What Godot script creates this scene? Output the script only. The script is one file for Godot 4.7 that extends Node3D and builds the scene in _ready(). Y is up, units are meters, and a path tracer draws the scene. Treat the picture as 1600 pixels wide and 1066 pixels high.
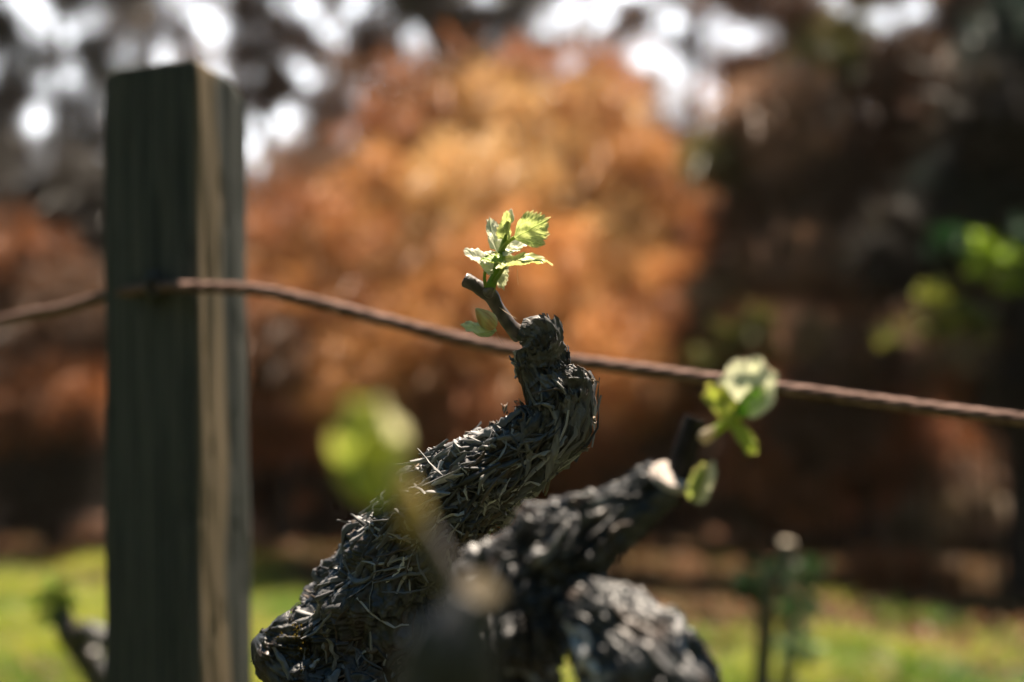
extends Node3D
# A pruned old grapevine with young shoots, a wooden post and a trellis wire in
# front of a scorched, backlit wood. Metres, y up, camera looks along -z.

const EYE := Vector3(0, 0.85, 0)
const PITCH := 4.6
const FPX := 2221.0            # focal length in pixels of the 1600 px wide frame
var fwd: Vector3
var upv: Vector3
var rng := RandomNumberGenerator.new()
var used := {}
var nz := FastNoiseLite.new()   # plain simplex, frequency 1
var nf := FastNoiseLite.new()   # fractal simplex, frequency 1
var M := {}

# ------------------------------------------------------------------ helpers
func P(px: float, py: float, d: float) -> Vector3:
	return EYE + fwd * d + Vector3.RIGHT * ((px - 800.0) / FPX * d) + upv * ((533.0 - py) / FPX * d)

func R(px: float, d: float) -> float:
	return px / FPX * d

func ground_y(x: float, z: float) -> float:
	var h := 0.05 * nz.get_noise_2d(x * 0.35 + 7.0, z * 0.35) + 0.02 * nz.get_noise_2d(x * 1.6, z * 1.6 + 3.0)
	var t := smoothstep(17.0, 60.0, -z)
	var far := sqrt(x * x + z * z)
	var ahead := smoothstep(0.5, 0.78, -z / maxf(far, 0.01))
	var back := smoothstep(8.0, 34.0, far) * (1.0 - ahead)  # unseen bank behind and beside the camera, added to block the low sky
	return h * (1.0 - 0.4 * t) + 19.0 * back + 9.0 * t + t * 1.2 * nz.get_noise_2d(x * 0.05, z * 0.05)

func G(px: float, d: float) -> Vector3:
	var x := (px - 800.0) / FPX * d
	return Vector3(x, ground_y(x, -d), -d)

func numbered(n: String) -> String:
	if not used.has(n):
		used[n] = 0
		return n
	used[n] += 1
	return "%s_%03d" % [n, used[n]]

func tag(o: Node3D, label: String, category: String, group := "", kind := "") -> Node3D:
	if label != "": o.set_meta("label", label)
	if category != "": o.set_meta("category", category)
	if group != "": o.set_meta("group", group)
	if kind != "": o.set_meta("kind", kind)
	return o

func thing(called: String, label: String, category: String, at: Vector3, group := "") -> Node3D:
	var o := Node3D.new()
	o.name = numbered(called)
	add_child(o)
	o.position = at
	tag(o, label, category, group)
	return o

# a named mesh; vertices are given in world space and moved under the parent
func obj(called: String, mesh: Mesh, mat: Material, parent: Node3D = self) -> MeshInstance3D:
	var o := MeshInstance3D.new()
	o.name = numbered(called) if parent == self else called
	o.mesh = mesh
	o.material_override = mat
	parent.add_child(o, true)
	return o

func offset_of(parent: Node3D) -> Vector3:
	var v := Vector3.ZERO
	var p: Node = parent
	while p != self and p is Node3D:
		v += p.position
		p = p.get_parent()
	return v

func lin(c: Color) -> Color:
	return c

func mat(albedo: Color, rough := 0.8, spec := 0.5) -> StandardMaterial3D:
	var m := StandardMaterial3D.new()
	m.albedo_color = albedo.linear_to_srgb()
	m.roughness = rough
	m.metallic_specular = spec
	return m

func vmat(rough := 0.8, spec := 0.5, back := 0.0) -> StandardMaterial3D:
	var m := mat(Color.WHITE, rough, spec)
	m.vertex_color_use_as_albedo = true
	m.cull_mode = BaseMaterial3D.CULL_DISABLED
	if back > 0.0:
		m.backlight_enabled = true
		m.backlight = Color(back, back, back).linear_to_srgb()
	return m

func rnd(a: float, b: float) -> float:
	return rng.randf_range(a, b)

func rdir() -> Vector3:
	var v := Vector3(rng.randfn(), rng.randfn(), rng.randfn())
	return v.normalized() if v.length() > 0.001 else Vector3.UP

# Catmull-Rom through rows of [Vector3, radius]; returns [points, radii]
func spline(keys: Array, step: float) -> Array:
	var pts := PackedVector3Array()
	var rad := PackedFloat32Array()
	var n := keys.size()
	for i in n - 1:
		var a: Vector3 = keys[maxi(i - 1, 0)][0]
		var b: Vector3 = keys[i][0]
		var c: Vector3 = keys[i + 1][0]
		var e: Vector3 = keys[mini(i + 2, n - 1)][0]
		var ra: float = keys[maxi(i - 1, 0)][1]
		var rb: float = keys[i][1]
		var rc: float = keys[i + 1][1]
		var re: float = keys[mini(i + 2, n - 1)][1]
		var k := maxi(1, int(ceil(b.distance_to(c) / step)))
		for j in k:
			var t := float(j) / k
			pts.append(b.cubic_interpolate(c, a, e, t))
			rad.append(maxf(0.0002, cubic_interpolate(rb, rc, ra, re, t)))
	pts.append(keys[n - 1][0])
	rad.append(keys[n - 1][1])
	return [pts, rad]

# frames along a path: arrays of tangent, normal, binormal and length
func frames(pts: PackedVector3Array) -> Array:
	var n := pts.size()
	var tt := PackedVector3Array()
	var nn := PackedVector3Array()
	var bb := PackedVector3Array()
	var ss := PackedFloat32Array()
	var s := 0.0
	var nrm := Vector3.ZERO
	for i in n:
		var t: Vector3 = (pts[mini(i + 1, n - 1)] - pts[maxi(i - 1, 0)]).normalized()
		if i == 0:
			nrm = t.cross(Vector3(0.31, 0.12, 0.94)).normalized()
		else:
			nrm = (nrm - t * nrm.dot(t)).normalized()
			s += pts[i].distance_to(pts[i - 1])
		tt.append(t)
		nn.append(nrm)
		bb.append(t.cross(nrm))
		ss.append(s)
	return [tt, nn, bb, ss]

# mesh of a grid of vertices, rows x cols; closed joins the last column to the first
func grid_mesh(v: PackedVector3Array, c: PackedColorArray, rows: int, cols: int, closed: bool, off := Vector3.ZERO, outward := true, caps := false) -> ArrayMesh:
	var idx := PackedInt32Array()
	var nr := PackedVector3Array()
	nr.resize(v.size())
	var last := cols if closed else cols - 1
	for i in rows - 1:
		for j in last:
			var a := i * cols + j
			var b := i * cols + (j + 1) % cols
			var d := a + cols
			var e := b + cols
			idx.append_array([a, b, e, a, e, d] if outward else [a, e, b, a, d, e])
			var f: Vector3 = (v[e] - v[a]).cross(v[b] - v[d])
			if not outward: f = -f
			nr[a] += f
			nr[b] += f
			nr[d] += f
			nr[e] += f
	if caps:
		for e in 2:
			var i0 := 0 if e == 0 else (rows - 1) * cols
			var mid := Vector3.ZERO
			for j in cols: mid += v[i0 + j]
			mid /= cols
			var other: Vector3 = v[cols] if e == 0 else v[(rows - 2) * cols]
			var cn: Vector3 = (v[i0] - other).normalized()
			var base := v.size()
			v.append(mid)
			nr.append(cn)
			if not c.is_empty(): c.append(c[i0])
			for j in cols:
				v.append(v[i0 + j])
				nr.append(cn)
				if not c.is_empty(): c.append(c[i0 + j])
			for j in cols:
				var p := base + 1 + j
				var q := base + 1 + (j + 1) % cols
				var fn: Vector3 = (v[q] - v[base]).cross(v[p] - v[base])
				idx.append_array([base, p, q] if fn.dot(cn) > 0.0 else [base, q, p])
	for i in v.size():
		nr[i] = nr[i].normalized() if nr[i].length_squared() > 1e-24 else Vector3.UP
		v[i] -= off
	var arr := []
	arr.resize(Mesh.ARRAY_MAX)
	arr[Mesh.ARRAY_VERTEX] = v
	arr[Mesh.ARRAY_NORMAL] = nr
	if not c.is_empty(): arr[Mesh.ARRAY_COLOR] = c
	arr[Mesh.ARRAY_INDEX] = idx
	var m := ArrayMesh.new()
	m.add_surface_from_arrays(Mesh.PRIMITIVE_TRIANGLES, arr)
	return m

# plain tapered tube, coloured evenly with a little noise
func tube(keys: Array, step: float, sides: int, col: Color, off: Vector3, rough := 0.0, freq := 30.0, caps := true, col2 := Color(-1, 0, 0)) -> ArrayMesh:
	var sp := spline(keys, step)
	var pts: PackedVector3Array = sp[0]
	var rad: PackedFloat32Array = sp[1]
	var fr := frames(pts)
	var v := PackedVector3Array()
	var c := PackedColorArray()
	for i in pts.size():
		for j in sides:
			var a := TAU * j / sides
			var dir: Vector3 = fr[1][i] * cos(a) + fr[2][i] * sin(a)
			var r: float = rad[i]
			var q: Vector3 = pts[i] + dir * r
			var n := nf.get_noise_3dv(q * freq)
			v.append(q + dir * r * rough * n)
			var w := nz.get_noise_3d(q.x * freq * 0.7 + 9.0, q.y * freq * 0.25, q.z * freq * 0.7)
			if col2.r < 0.0:
				c.append(col * (1.0 + 0.3 * w))
			else:
				c.append(col.lerp(col2, clampf(0.5 + 0.9 * w, 0, 1)))
	return grid_mesh(v, c, pts.size(), sides, true, off, true, caps)

# ------------------------------------------------------------------ bark
func bark_color(q: Vector3, s: float, a: float) -> Color:
	var w := nf.get_noise_3d(q.x * 55.0, q.y * 55.0, q.z * 55.0)
	var u := nz.get_noise_3d(q.x * 210.0 + 5.0, q.y * 210.0, q.z * 210.0)
	var g := clampf(0.42 + 0.75 * w + 0.3 * u, 0.0, 1.0)
	var dark := Color(0.011, 0.012, 0.014)
	var pale := Color(0.100, 0.098, 0.098)
	var col := dark.lerp(pale, g * g)
	var b := nz.get_noise_3d(q.x * 24.0 + 31.0, q.y * 24.0, q.z * 24.0)
	return col.lerp(Color(0.06, 0.038, 0.024), clampf(b * 1.4 - 0.35, 0.0, 0.7))

# a gnarled arm of the vine; wr gives the share of crosswise wrinkles
func gnarl(keys: Array, step: float, sides: int, off: Vector3, wrinkle := 0.3, amp := 1.0) -> Dictionary:
	var sp := spline(keys, step)
	var pts: PackedVector3Array = sp[0]
	var rad: PackedFloat32Array = sp[1]
	var fr := frames(pts)
	var v := PackedVector3Array()
	var c := PackedColorArray()
	for i in pts.size():
		var s: float = fr[3][i]
		var r0: float = rad[i]
		var ke := clampf((r0 - 0.008) / 0.022, 0.15, 1.0)
		for j in sides:
			var a := TAU * j / sides
			var ca := cos(a)
			var sa := sin(a)
			var dir: Vector3 = fr[1][i] * ca + fr[2][i] * sa
			var q: Vector3 = pts[i] + dir * r0
			var lump := nz.get_noise_3dv(q * 26.0)
			var tw := a + s * 6.0
			var rl := 1.0 - absf(nz.get_noise_3d(cos(tw) * 3.6, sin(tw) * 3.6, s * 17.0 + q.x)) * 2.2
			var rf := 1.0 - absf(nz.get_noise_3d(cos(tw) * 9.0, sin(tw) * 9.0, s * 34.0 + 7.0)) * 2.2
			var wr := 1.0 - absf(nz.get_noise_3d(ca * 1.3 + 3.0, sa * 1.3, s * 75.0 + 2.0 * lump)) * 2.4
			var fine := nf.get_noise_3dv(q * 260.0)
			var tear := nf.get_noise_3d(cos(tw) * 5.0, sin(tw) * 5.0, s * 45.0)
			var h := 0.17 * r0 * lump + ke * amp * ((1.0 - wrinkle) * (0.0050 * rl + 0.0026 * rf) + wrinkle * 0.0062 * wr + 0.0013 * fine)
			h += ke * amp * 0.0022 * floorf(clampf(tear * 2.4 + 0.5, 0.0, 0.999) * 3.0) / 2.0
			var w: Vector3 = pts[i] + dir * (r0 + h)
			v.append(w)
			c.append(bark_color(w, s, a))
	var keep := v.duplicate()
	return {"mesh": grid_mesh(v, c, pts.size(), sides, true, off, true, true), "pts": pts, "rad": rad, "fr": fr, "v": keep, "sides": sides}

# one ribbon of peeling bark into the arrays of st
func ribbon(st: Dictionary, p0: Vector3, along: Vector3, out: Vector3, len_: float, wid: float, lift: float, curl: float, hollow: float, col: Color, ragged := 0.0) -> void:
	var v: PackedVector3Array = st.v
	var nr: PackedVector3Array = st.n
	var c: PackedColorArray = st.c
	var ix: PackedInt32Array = st.i
	var base := v.size()
	var side := along.cross(out).normalized()
	var segs := 6
	var acr := 3 if wid < 0.008 else 7
	var p := p0
	var dirv := along
	var ang := 0.0
	var jag := PackedFloat32Array()
	for k in acr: jag.append(1.0 - ragged * rng.randf())
	var jag2 := rnd(0.0, 6.0)
	for i in segs + 1:
		var t := float(i) / segs
		ang = curl * t * t
		var dd := along.rotated(side, 0.0) * cos(ang) + out * sin(ang)
		if i > 0: p = p + dd * (len_ / segs)
		var nn := (out * cos(ang) - along * sin(ang)).normalized()
		var taper := (1.0 - 0.65 * t * t) if ragged == 0.0 else (1.0 - 0.25 * t)
		if i == 0: taper *= 0.8
		for k in acr:
			var u := float(k) / (acr - 1) * 2.0 - 1.0
			var q := p + side * (u * wid * 0.5 * taper) + nn * (lift * t + hollow * wid * (u * u) * (0.3 + t) )
			if ragged > 0.0: q -= dd * (len_ * (1.0 - jag[k]) * t)
			q += nn * 0.0009 * sin(jag2 + u * 4.0 + t * 7.0)
			v.append(q)
			nr.append((nn - side * u * hollow * 1.6).normalized())
			c.append(col * (0.85 + 0.3 * nz.get_noise_3dv(q * 600.0)))
	for i in segs:
		for k in acr - 1:
			var a := base + i * acr + k
			ix.append_array([a, a + acr, a + 1, a + 1, a + acr, a + acr + 1])

func ribbons_new() -> Dictionary:
	return {"v": PackedVector3Array(), "n": PackedVector3Array(), "c": PackedColorArray(), "i": PackedInt32Array()}

func ribbons_mesh(st: Dictionary, off: Vector3) -> ArrayMesh:
	var v: PackedVector3Array = st.v
	for i in v.size(): v[i] -= off
	var arr := []
	arr.resize(Mesh.ARRAY_MAX)
	arr[Mesh.ARRAY_VERTEX] = v
	arr[Mesh.ARRAY_NORMAL] = st.n
	arr[Mesh.ARRAY_COLOR] = st.c
	arr[Mesh.ARRAY_INDEX] = st.i
	var m := ArrayMesh.new()
	m.add_surface_from_arrays(Mesh.PRIMITIVE_TRIANGLES, arr)
	return m

# point of an arm's real surface at row fi and angle a, and the way out of it
func skin(g: Dictionary, fi: float, a: float) -> Array:
	var n: int = g.pts.size()
	var sides: int = g.sides
	var v: PackedVector3Array = g.v
	var x := clampf(fi, 0.0, n - 1.001)
	var i := int(x)
	var y := fposmod(a / TAU, 1.0) * sides
	var j := int(y) % sides
	var k := (j + 1) % sides
	var fx := x - i
	var fy := y - floorf(y)
	var p: Vector3 = v[i * sides + j].lerp(v[i * sides + k], fy).lerp(v[(i + 1) * sides + j].lerp(v[(i + 1) * sides + k], fy), fx)
	return [p, (p - g.pts[i]).normalized()]

# a strip or sheet of bark that follows the surface and peels off towards its free end
func peel(st: Dictionary, g: Dictionary, fi: float, a: float, psi: float, len_: float, wid: float, rise: float, lift: float, hollow: float, bend: float, col: Color, ragged := 0.0, power := 2.0) -> void:
	var v: PackedVector3Array = st.v
	var nr: PackedVector3Array = st.n
	var c: PackedColorArray = st.c
	var ix: PackedInt32Array = st.i
	var base := v.size()
	var segs := 8 if ragged == 0.0 else 12
	var acr := 5 if ragged == 0.0 else 15
	var n: int = g.pts.size()
	var ds: float = g.fr[3][n - 1] / (n - 1)
	var jag := PackedFloat32Array()
	for k in acr: jag.append(1.0 - ragged * (0.5 + 0.5 * nz.get_noise_2d(k * 0.9 + fi, a * 7.0)) - ragged * 0.5 * rng.randf())
	var step := len_ / segs
	for i in segs + 1:
		var t := float(i) / segs
		var r: float = g.rad[clampi(int(fi), 0, n - 1)]
		var taper := (1.0 - 0.55 * t * t) * (0.55 + 0.45 * smoothstep(0.0, 0.25, t)) if ragged == 0.0 else 1.0 - 0.2 * t
		for k in acr:
			var u := float(k) / (acr - 1) * 2.0 - 1.0
			var back := 0.0 if ragged == 0.0 else -len_ * (1.0 - jag[k]) * t
			var sx := fi + (-sin(psi) * u * wid * 0.5 * taper + cos(psi) * back) / ds
			var ax := a + (cos(psi) * u * wid * 0.5 * taper + sin(psi) * back) / r
			var q := skin(g, sx, ax)
			var crown := 1.0 - u * u
			var w: Vector3 = q[0] + q[1] * (rise + hollow * wid * crown + lift * pow(t, power) - 0.0006 * (1.0 - crown))
			v.append(w)
			nr.append(q[1])
			var streak := nz.get_noise_3d(u * wid * 900.0, fi, t * len_ * 60.0)
			c.append(col * (1.0 + 0.35 * streak))
		fi += cos(psi) * step / ds
		a += sin(psi) * step / r
		psi += bend / segs
	for i in segs:
		for k in acr - 1:
			var p := base + i * acr + k
			ix.append_array([p, p + acr, p + 1, p + 1, p + acr, p + acr + 1])
	# normals from the shape itself
	for i in segs + 1:
		for k in acr:
			var p := base + i * acr + k
			var e := v[base + i * acr + mini(k + 1, acr - 1)] - v[base + i * acr + maxi(k - 1, 0)]
			var f := v[base + mini(i + 1, segs) * acr + k] - v[base + maxi(i - 1, 0) * acr + k]
			var m := e.cross(f)
			if m.length_squared() > 1e-20:
				m = m.normalized()
				nr[p] = m if m.dot(nr[p]) > 0.0 else -m

# strips of loose bark over an arm between the shares t0 and t1 of its length
func shed(st: Dictionary, g: Dictionary, count: int, t0: float, t1: float, across: float, size := 1.0, lifted := 1.0, pale_max := 0.36, slim := 1.0) -> void:
	var n: int = g.pts.size()
	for k in count:
		var fi := rnd(t0, t1) * (n - 1)
		var ph := rnd(0, TAU)
		var cl := nz.get_noise_3d(fi * 0.012, cos(ph) * 1.4 + 5.0, sin(ph) * 1.4)
		if cl < rnd(-0.5, 0.25): continue
		var psi := rng.randfn() * 0.24
		if rng.randf() < across: psi += PI * 0.5 * rnd(0.6, 1.0) * (1.0 if rng.randf() < 0.5 else -1.0)
		if rng.randf() < 0.5: psi += PI
		var pale := rng.randf()
		var col := Color(0.016, 0.016, 0.018).lerp(Color(pale_max * 0.92, pale_max * 0.90, pale_max * 0.90), pow(pale, 1.7))
		if rng.randf() < 0.12: col = Color(0.06, 0.042, 0.03)
		var lift := rnd(0.0, 0.003) * lifted
		if rng.randf() < 0.14: lift = rnd(0.004, 0.010) * lifted
		peel(st, g, fi, ph, psi, rnd(0.008, 0.030) * size, rnd(0.0016, 0.0046) * size * slim, rnd(0.0002, 0.0022), lift, rnd(0.05, 0.45), rng.randfn() * 0.7, col)

# nearest visible point of an arm's surface at a pixel: [row, angle]
func pick(g: Dictionary, px: float, py: float) -> Array:
	var best := 1e9
	var out := [0.0, 0.0]
	var v: PackedVector3Array = g.v
	var sides: int = g.sides
	for i in range(0, v.size(), 3):
		var q := v[i] - EYE
		var z := q.dot(fwd)
		var e := Vector2(q.x / z * FPX + 800.0 - px, 533.0 - q.dot(upv) / z * FPX - py).length()
		if e < 40.0:
			var sc := e + z * 1500.0
			if sc < best:
				best = sc
				out = [float(i / sides), float(i % sides) / sides * TAU]
	return out

# ------------------------------------------------------------------ leaves
# vine leaf: base and tip in world space, n roughly the side it faces; half-angle of the blade, fold along the midrib
func leaf_mesh(base: Vector3, tip: Vector3, n: Vector3, width: float, fold: float, curl: float, off: Vector3, spread := 1.9, tint := Color(0.40, 0.46, 0.13), vein := Color(0.22, 0.32, 0.05), teeth := 1.0, under := 0.0) -> ArrayMesh:
	var L := base.distance_to(tip)
	var Y := (tip - base) / L
	var Z := (n - Y * n.dot(Y)).normalized()
	var X := Y.cross(Z)
	var cols := 121
	var rows := 19
	var v := PackedVector3Array()
	var c := PackedColorArray()
	var sd := rnd(0, 50)
	for i in rows:
		var t := float(i) / (rows - 1)
		for j in cols:
			var u := float(j) / (cols - 1) * 2.0 - 1.0
			var th := u * spread
			# three to five lobes with teeth
			var lobe := 0.74 + 0.20 * pow(absf(cos(th * 1.55)), 1.3) * exp(-absf(th) * 0.25)
			if absf(th) < 0.45: lobe += 0.10 * (1.0 - absf(th) / 0.45)
			var su := u * 5.6 + 0.7 * sin(u * 4.0 + sd)
			var saw := pow(1.0 - absf(fposmod(su, 1.0) * 2.0 - 1.0), 0.8) * (0.7 + 0.5 * nz.get_noise_1d(floorf(su) * 3.7 + sd)) + 0.35 * (1.0 - absf(fposmod(su * 2.7, 1.0) * 2.0 - 1.0))
			var rr := lobe * (1.0 + teeth * 0.14 * (saw - 0.5) * smoothstep(0.55, 1.0, t))
			rr *= 1.0 - 0.25 * smoothstep(0.75 * spread, spread, absf(th))
			if teeth < 0.2:   # simple unfolding blade: an oval that starts at the base
				th = u * 1.5
				rr = 0.25 * cos(th) / (0.25 * cos(th) * cos(th) + 0.25 * sin(th) * sin(th)) * (1.0 + 0.04 * sin(u * 21.0 + sd))
			var r := rr * t
			var x := sin(th) * r * width
			var y := cos(th) * r
			# veins: five main ones and side veins off the nearest
			var vd := 9.0
			var best := 0.0
			for m: float in [0.0, 0.72, -0.72, 1.45, -1.45]:
				var da := absf(th - m)
				if da < vd:
					vd = da
					best = m
			var pp := sin(vd) * r
			var ll := cos(vd) * r
			var side := absf(fposmod((ll - pp * 0.85) / 0.115, 1.0) - 0.5) * 2.0
			var vs := maxf(1.0 - pp / 0.022, 0.75 * smoothstep(0.68, 0.95, side) * smoothstep(0.0, 0.05, pp + 0.03))
			vs = clampf(vs, 0.0, 1.0)
			var puff := 0.022 * sin(minf(side, 1.0) * PI) + 0.03 * (1.0 - vs)
			var z := puff * t
			z += 0.06 * nz.get_noise_2d(x * 2.6 + sd, y * 2.6) + 0.045 * sin(th * 6.0 + sd) * t * t + 0.015 * nz.get_noise_2d(x * 7.0 + sd, y * 7.0) * t
			# fold about the midrib, then curl along it
			var xf := absf(x)
			z += sin(fold) * xf
			x = signf(x) * cos(fold) * xf
			var cu := curl * y * y
			var q := base + (X * x + Y * (y - 0.25 * absf(curl) * y * y) + Z * (z + cu)) * L
			v.append(q)
			var w := nz.get_noise_2d(x * 7.0 + sd, y * 7.0)
			var col := tint.lerp(vein, vs * 0.8) * (1.0 + 0.14 * w)
			if t > 0.93: col = col.lerp(Color(0.62, 0.30, 0.22), 0.4 * minf(saw, 1.0))
			c.append(col.lerp(Color(0.62, 0.62, 0.50), under * (1.0 - vs * 0.5)))
	return grid_mesh(v, c, rows, cols, false, off)

# closed bud of overlapping scales
func bud_mesh(base: Vector3, tip: Vector3, rad: float, off: Vector3, ca: Color, cb: Color, flat := 0.8, point := 1.0) -> ArrayMesh:
	var Y := tip - base
	var t := Y.normalized()
	var X := t.cross(Vector3(0.2, 0.1, 0.97)).normalized()
	var Z := X.cross(t)
	var v := PackedVector3Array()
	var c := PackedColorArray()
	var rows := 26
	var cols := 36
	for i in rows:
		var s := float(i) / (rows - 1)
		var prof := pow(sin(PI * pow(s, 0.72) * 0.985 + 0.02), 0.75) * (1.0 - 0.25 * s * point)
		for j in cols:
			var a := TAU * j / cols
			var scale_ := 1.0 + 0.15 * absf(sin(a * 1.5 + s * 4.0)) + 0.05 * nz.get_noise_3d(cos(a) * 2.0, sin(a) * 2.0, s * 5.0)
			var q := base + Y * s + (X * cos(a) + Z * sin(a) * flat) * rad * prof * scale_
			v.append(q)
			var w := 0.5 + 0.5 * sin(a * 3.0 + s * 8.0)
			w = clampf(w * 0.6 + s * 0.0 + 0.5 * nz.get_noise_3d(cos(a) * 3.0, sin(a) * 3.0, s * 2.0) + 0.2, 0.0, 1.0)
			var streak := 1.0 + 0.25 * nz.get_noise_3d(cos(a) * 11.0, sin(a) * 11.0, s * 1.5)
			c.append(ca.lerp(cb, w) * streak)
	return grid_mesh(v, c, rows, cols, true, off)

# fine pale hairs over the points of a mesh
func fuzz_mesh(m: ArrayMesh, count: int, len_: float, thick: float, col: Color) -> ArrayMesh:
	var arr := m.surface_get_arrays(0)
	var v: PackedVector3Array = arr[Mesh.ARRAY_VERTEX]
	var nr: PackedVector3Array = arr[Mesh.ARRAY_NORMAL]
	var st := ribbons_new()
	for k in count:
		var i := rng.randi() % v.size()
		var d := (nr[i] * (1.0 if rng.randf() < 0.7 else -1.0) + rdir() * 0.7).normalized()
		var s := d.cross(rdir()).normalized() * thick
		var b: int = st.v.size()
		var l := len_ * rnd(0.4, 1.0)
		st.v.append_array([v[i] - s, v[i] + s, v[i] + d * l])
		st.n.append_array([nr[i], nr[i], nr[i]])
		st.c.append_array([col, col, col])
		st.i.append_array([b, b + 1, b + 2])
	return ribbons_mesh(st, Vector3.ZERO)

# ------------------------------------------------------------------ background plants
func blade_spray(count: int, reach: float, wid: float, droop: float, fan: float) -> ArrayMesh:
	var st := ribbons_new()
	for k in count:
		var d := (Vector3.UP * (1.0 - fan) + rdir() * fan).normalized()
		var s := d.cross(rdir()).normalized()
		var up := s.cross(d)
		var o := rdir() * reach * 0.35
		var l := reach * rnd(0.45, 1.0)
		var w := wid * rnd(0.6, 1.2)
		var b: int = st.v.size()
		var tint := rnd(0.7, 1.25)
		var col := Color(tint, tint * rnd(0.9, 1.1), tint)
		for q: Array in [[0.0, 0.15, 0.0], [0.35, 1.0, 0.05], [0.7, 0.8, 0.02], [1.0, 0.05, -0.1]]:
			var p: Vector3 = o + d * l * q[0] + up * l * q[2] - Vector3.UP * droop * l * q[0] * q[0]
			st.v.append_array([p - s * w * q[1] * 0.5, p + s * w * q[1] * 0.5])
			st.n.append_array([up, up])
			st.c.append_array([col, col])
		for i in 3:
			var a := b + i * 2
			st.i.append_array([a, a + 2, a + 1, a + 1, a + 2, a + 3])
	return ribbons_mesh(st, Vector3.ZERO)

func scatter(called: String, mesh: Mesh, m: Material, xf: Array, cols: Array, parent: Node3D) -> MultiMeshInstance3D:
	var mm := MultiMesh.new()
	mm.transform_format = MultiMesh.TRANSFORM_3D
	mm.use_colors = true
	mm.mesh = mesh
	mm.instance_count = xf.size()
	for i in xf.size():
		mm.set_instance_transform(i, xf[i])
		mm.set_instance_color(i, cols[i])
	var o := MultiMeshInstance3D.new()
	o.name = numbered(called) if parent == self else called
	o.multimesh = mm
	o.material_override = m
	parent.add_child(o, true)
	o.set_meta("kind", "stuff")
	return o

# a tree: base at (px, d); clumps are [px, py, radius px, sprays, colour]; limbs run from the trunk to each clump
func tree(called: String, label: String, category: String, group: String, px: float, d: float, top: Vector3, tr: float, tcol: Color, clumps: Array, mesh: Mesh, m: Material, limb_r := 0.02, size := 1.0, skirt := 0.0) -> Node3D:
	var b := G(px, d)
	var o := thing(called, label, category, b, group)
	var keys := []
	var lean := rnd(-0.06, 0.06)
	for i in 6:
		var t := i / 5.0
		var w := sin(t * 5.0 + px) * 0.04 * t
		keys.append([b.lerp(top, t) + Vector3(w + lean * sin(t * PI), -0.05 if i == 0 else 0.0, w), tr * (1.25 if i == 0 else 1.0 - 0.75 * t)])
	obj("trunk", tube(keys, 0.15, 12, tcol, b, 0.22, 9.0), M.wood, o)
	var xf := []
	var cs := []
	var nl := 0
	for cl: Array in clumps:
		var rr := R(cl[2], d)
		var cc := P(cl[0], cl[1], d - skirt * clampf((cl[1] - 150.0) / 450.0, 0.0, 1.0) + rnd(-0.6, 0.6) * rr)
		var h := clampf((cc.y - b.y - rr * 0.8) / (top.y - b.y), 0.12, 0.97)
		var s: Vector3 = b.lerp(top, h)
		nl += 1
		if limb_r > 0.0 and (clumps.size() < 40 or nl % 3 == 0):
			var mid := s.lerp(cc, 0.5) + Vector3(0, 0.12 * s.distance_to(cc), rnd(-0.1, 0.1))
			var lr := minf(limb_r, tr * 0.6) * rnd(0.7, 1.2)
			obj("limb", tube([[s, lr], [mid, lr * 0.7], [cc, lr * 0.35], [cc + rdir() * rr * 0.5, lr * 0.12]], 0.12, 6, tcol, b, 0.15, 12.0, false), M.wood, o)
		for k in int(cl[3]):
			var q := rdir() * rr * pow(rng.randf(), 0.45)
			q.y *= 0.85
			var lump := nz.get_noise_3dv((cc + q) * 3.0)
			if lump < rnd(-0.75, 0.1): continue
			var sc := rnd(0.7, 1.3) * size
			xf.append(Transform3D(Basis(rdir(), rnd(0, TAU)).scaled(Vector3(sc, sc, sc)), cc + q - b))
			var col: Color = cl[4]
			cs.append(col * rnd(0.6, 1.35))
	if not xf.is_empty():
		scatter("crown", mesh, m, xf, cs, o)
	return o

# clumps filling a spindle between two heights in the frame
func spindle(px: float, wpx: float, py0: float, py1: float, n: int, per: int, col: Color, col2: Color, thin := 1.0, rmul := 1.0) -> Array:
	var out := []
	for i in n:
		var t := (i + rnd(0.0, 0.9)) / n
		var w := wpx * (0.35 + 0.65 * sin(PI * (0.12 + 0.8 * t)))
		var r := wpx * rnd(0.28, 0.48) * rmul
		out.append([px + rnd(-1, 1) * w, lerpf(py0, py1, t), r, int(per * lerpf(1.0, thin, t)), col.lerp(col2, rng.randf())])
	return out

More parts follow.
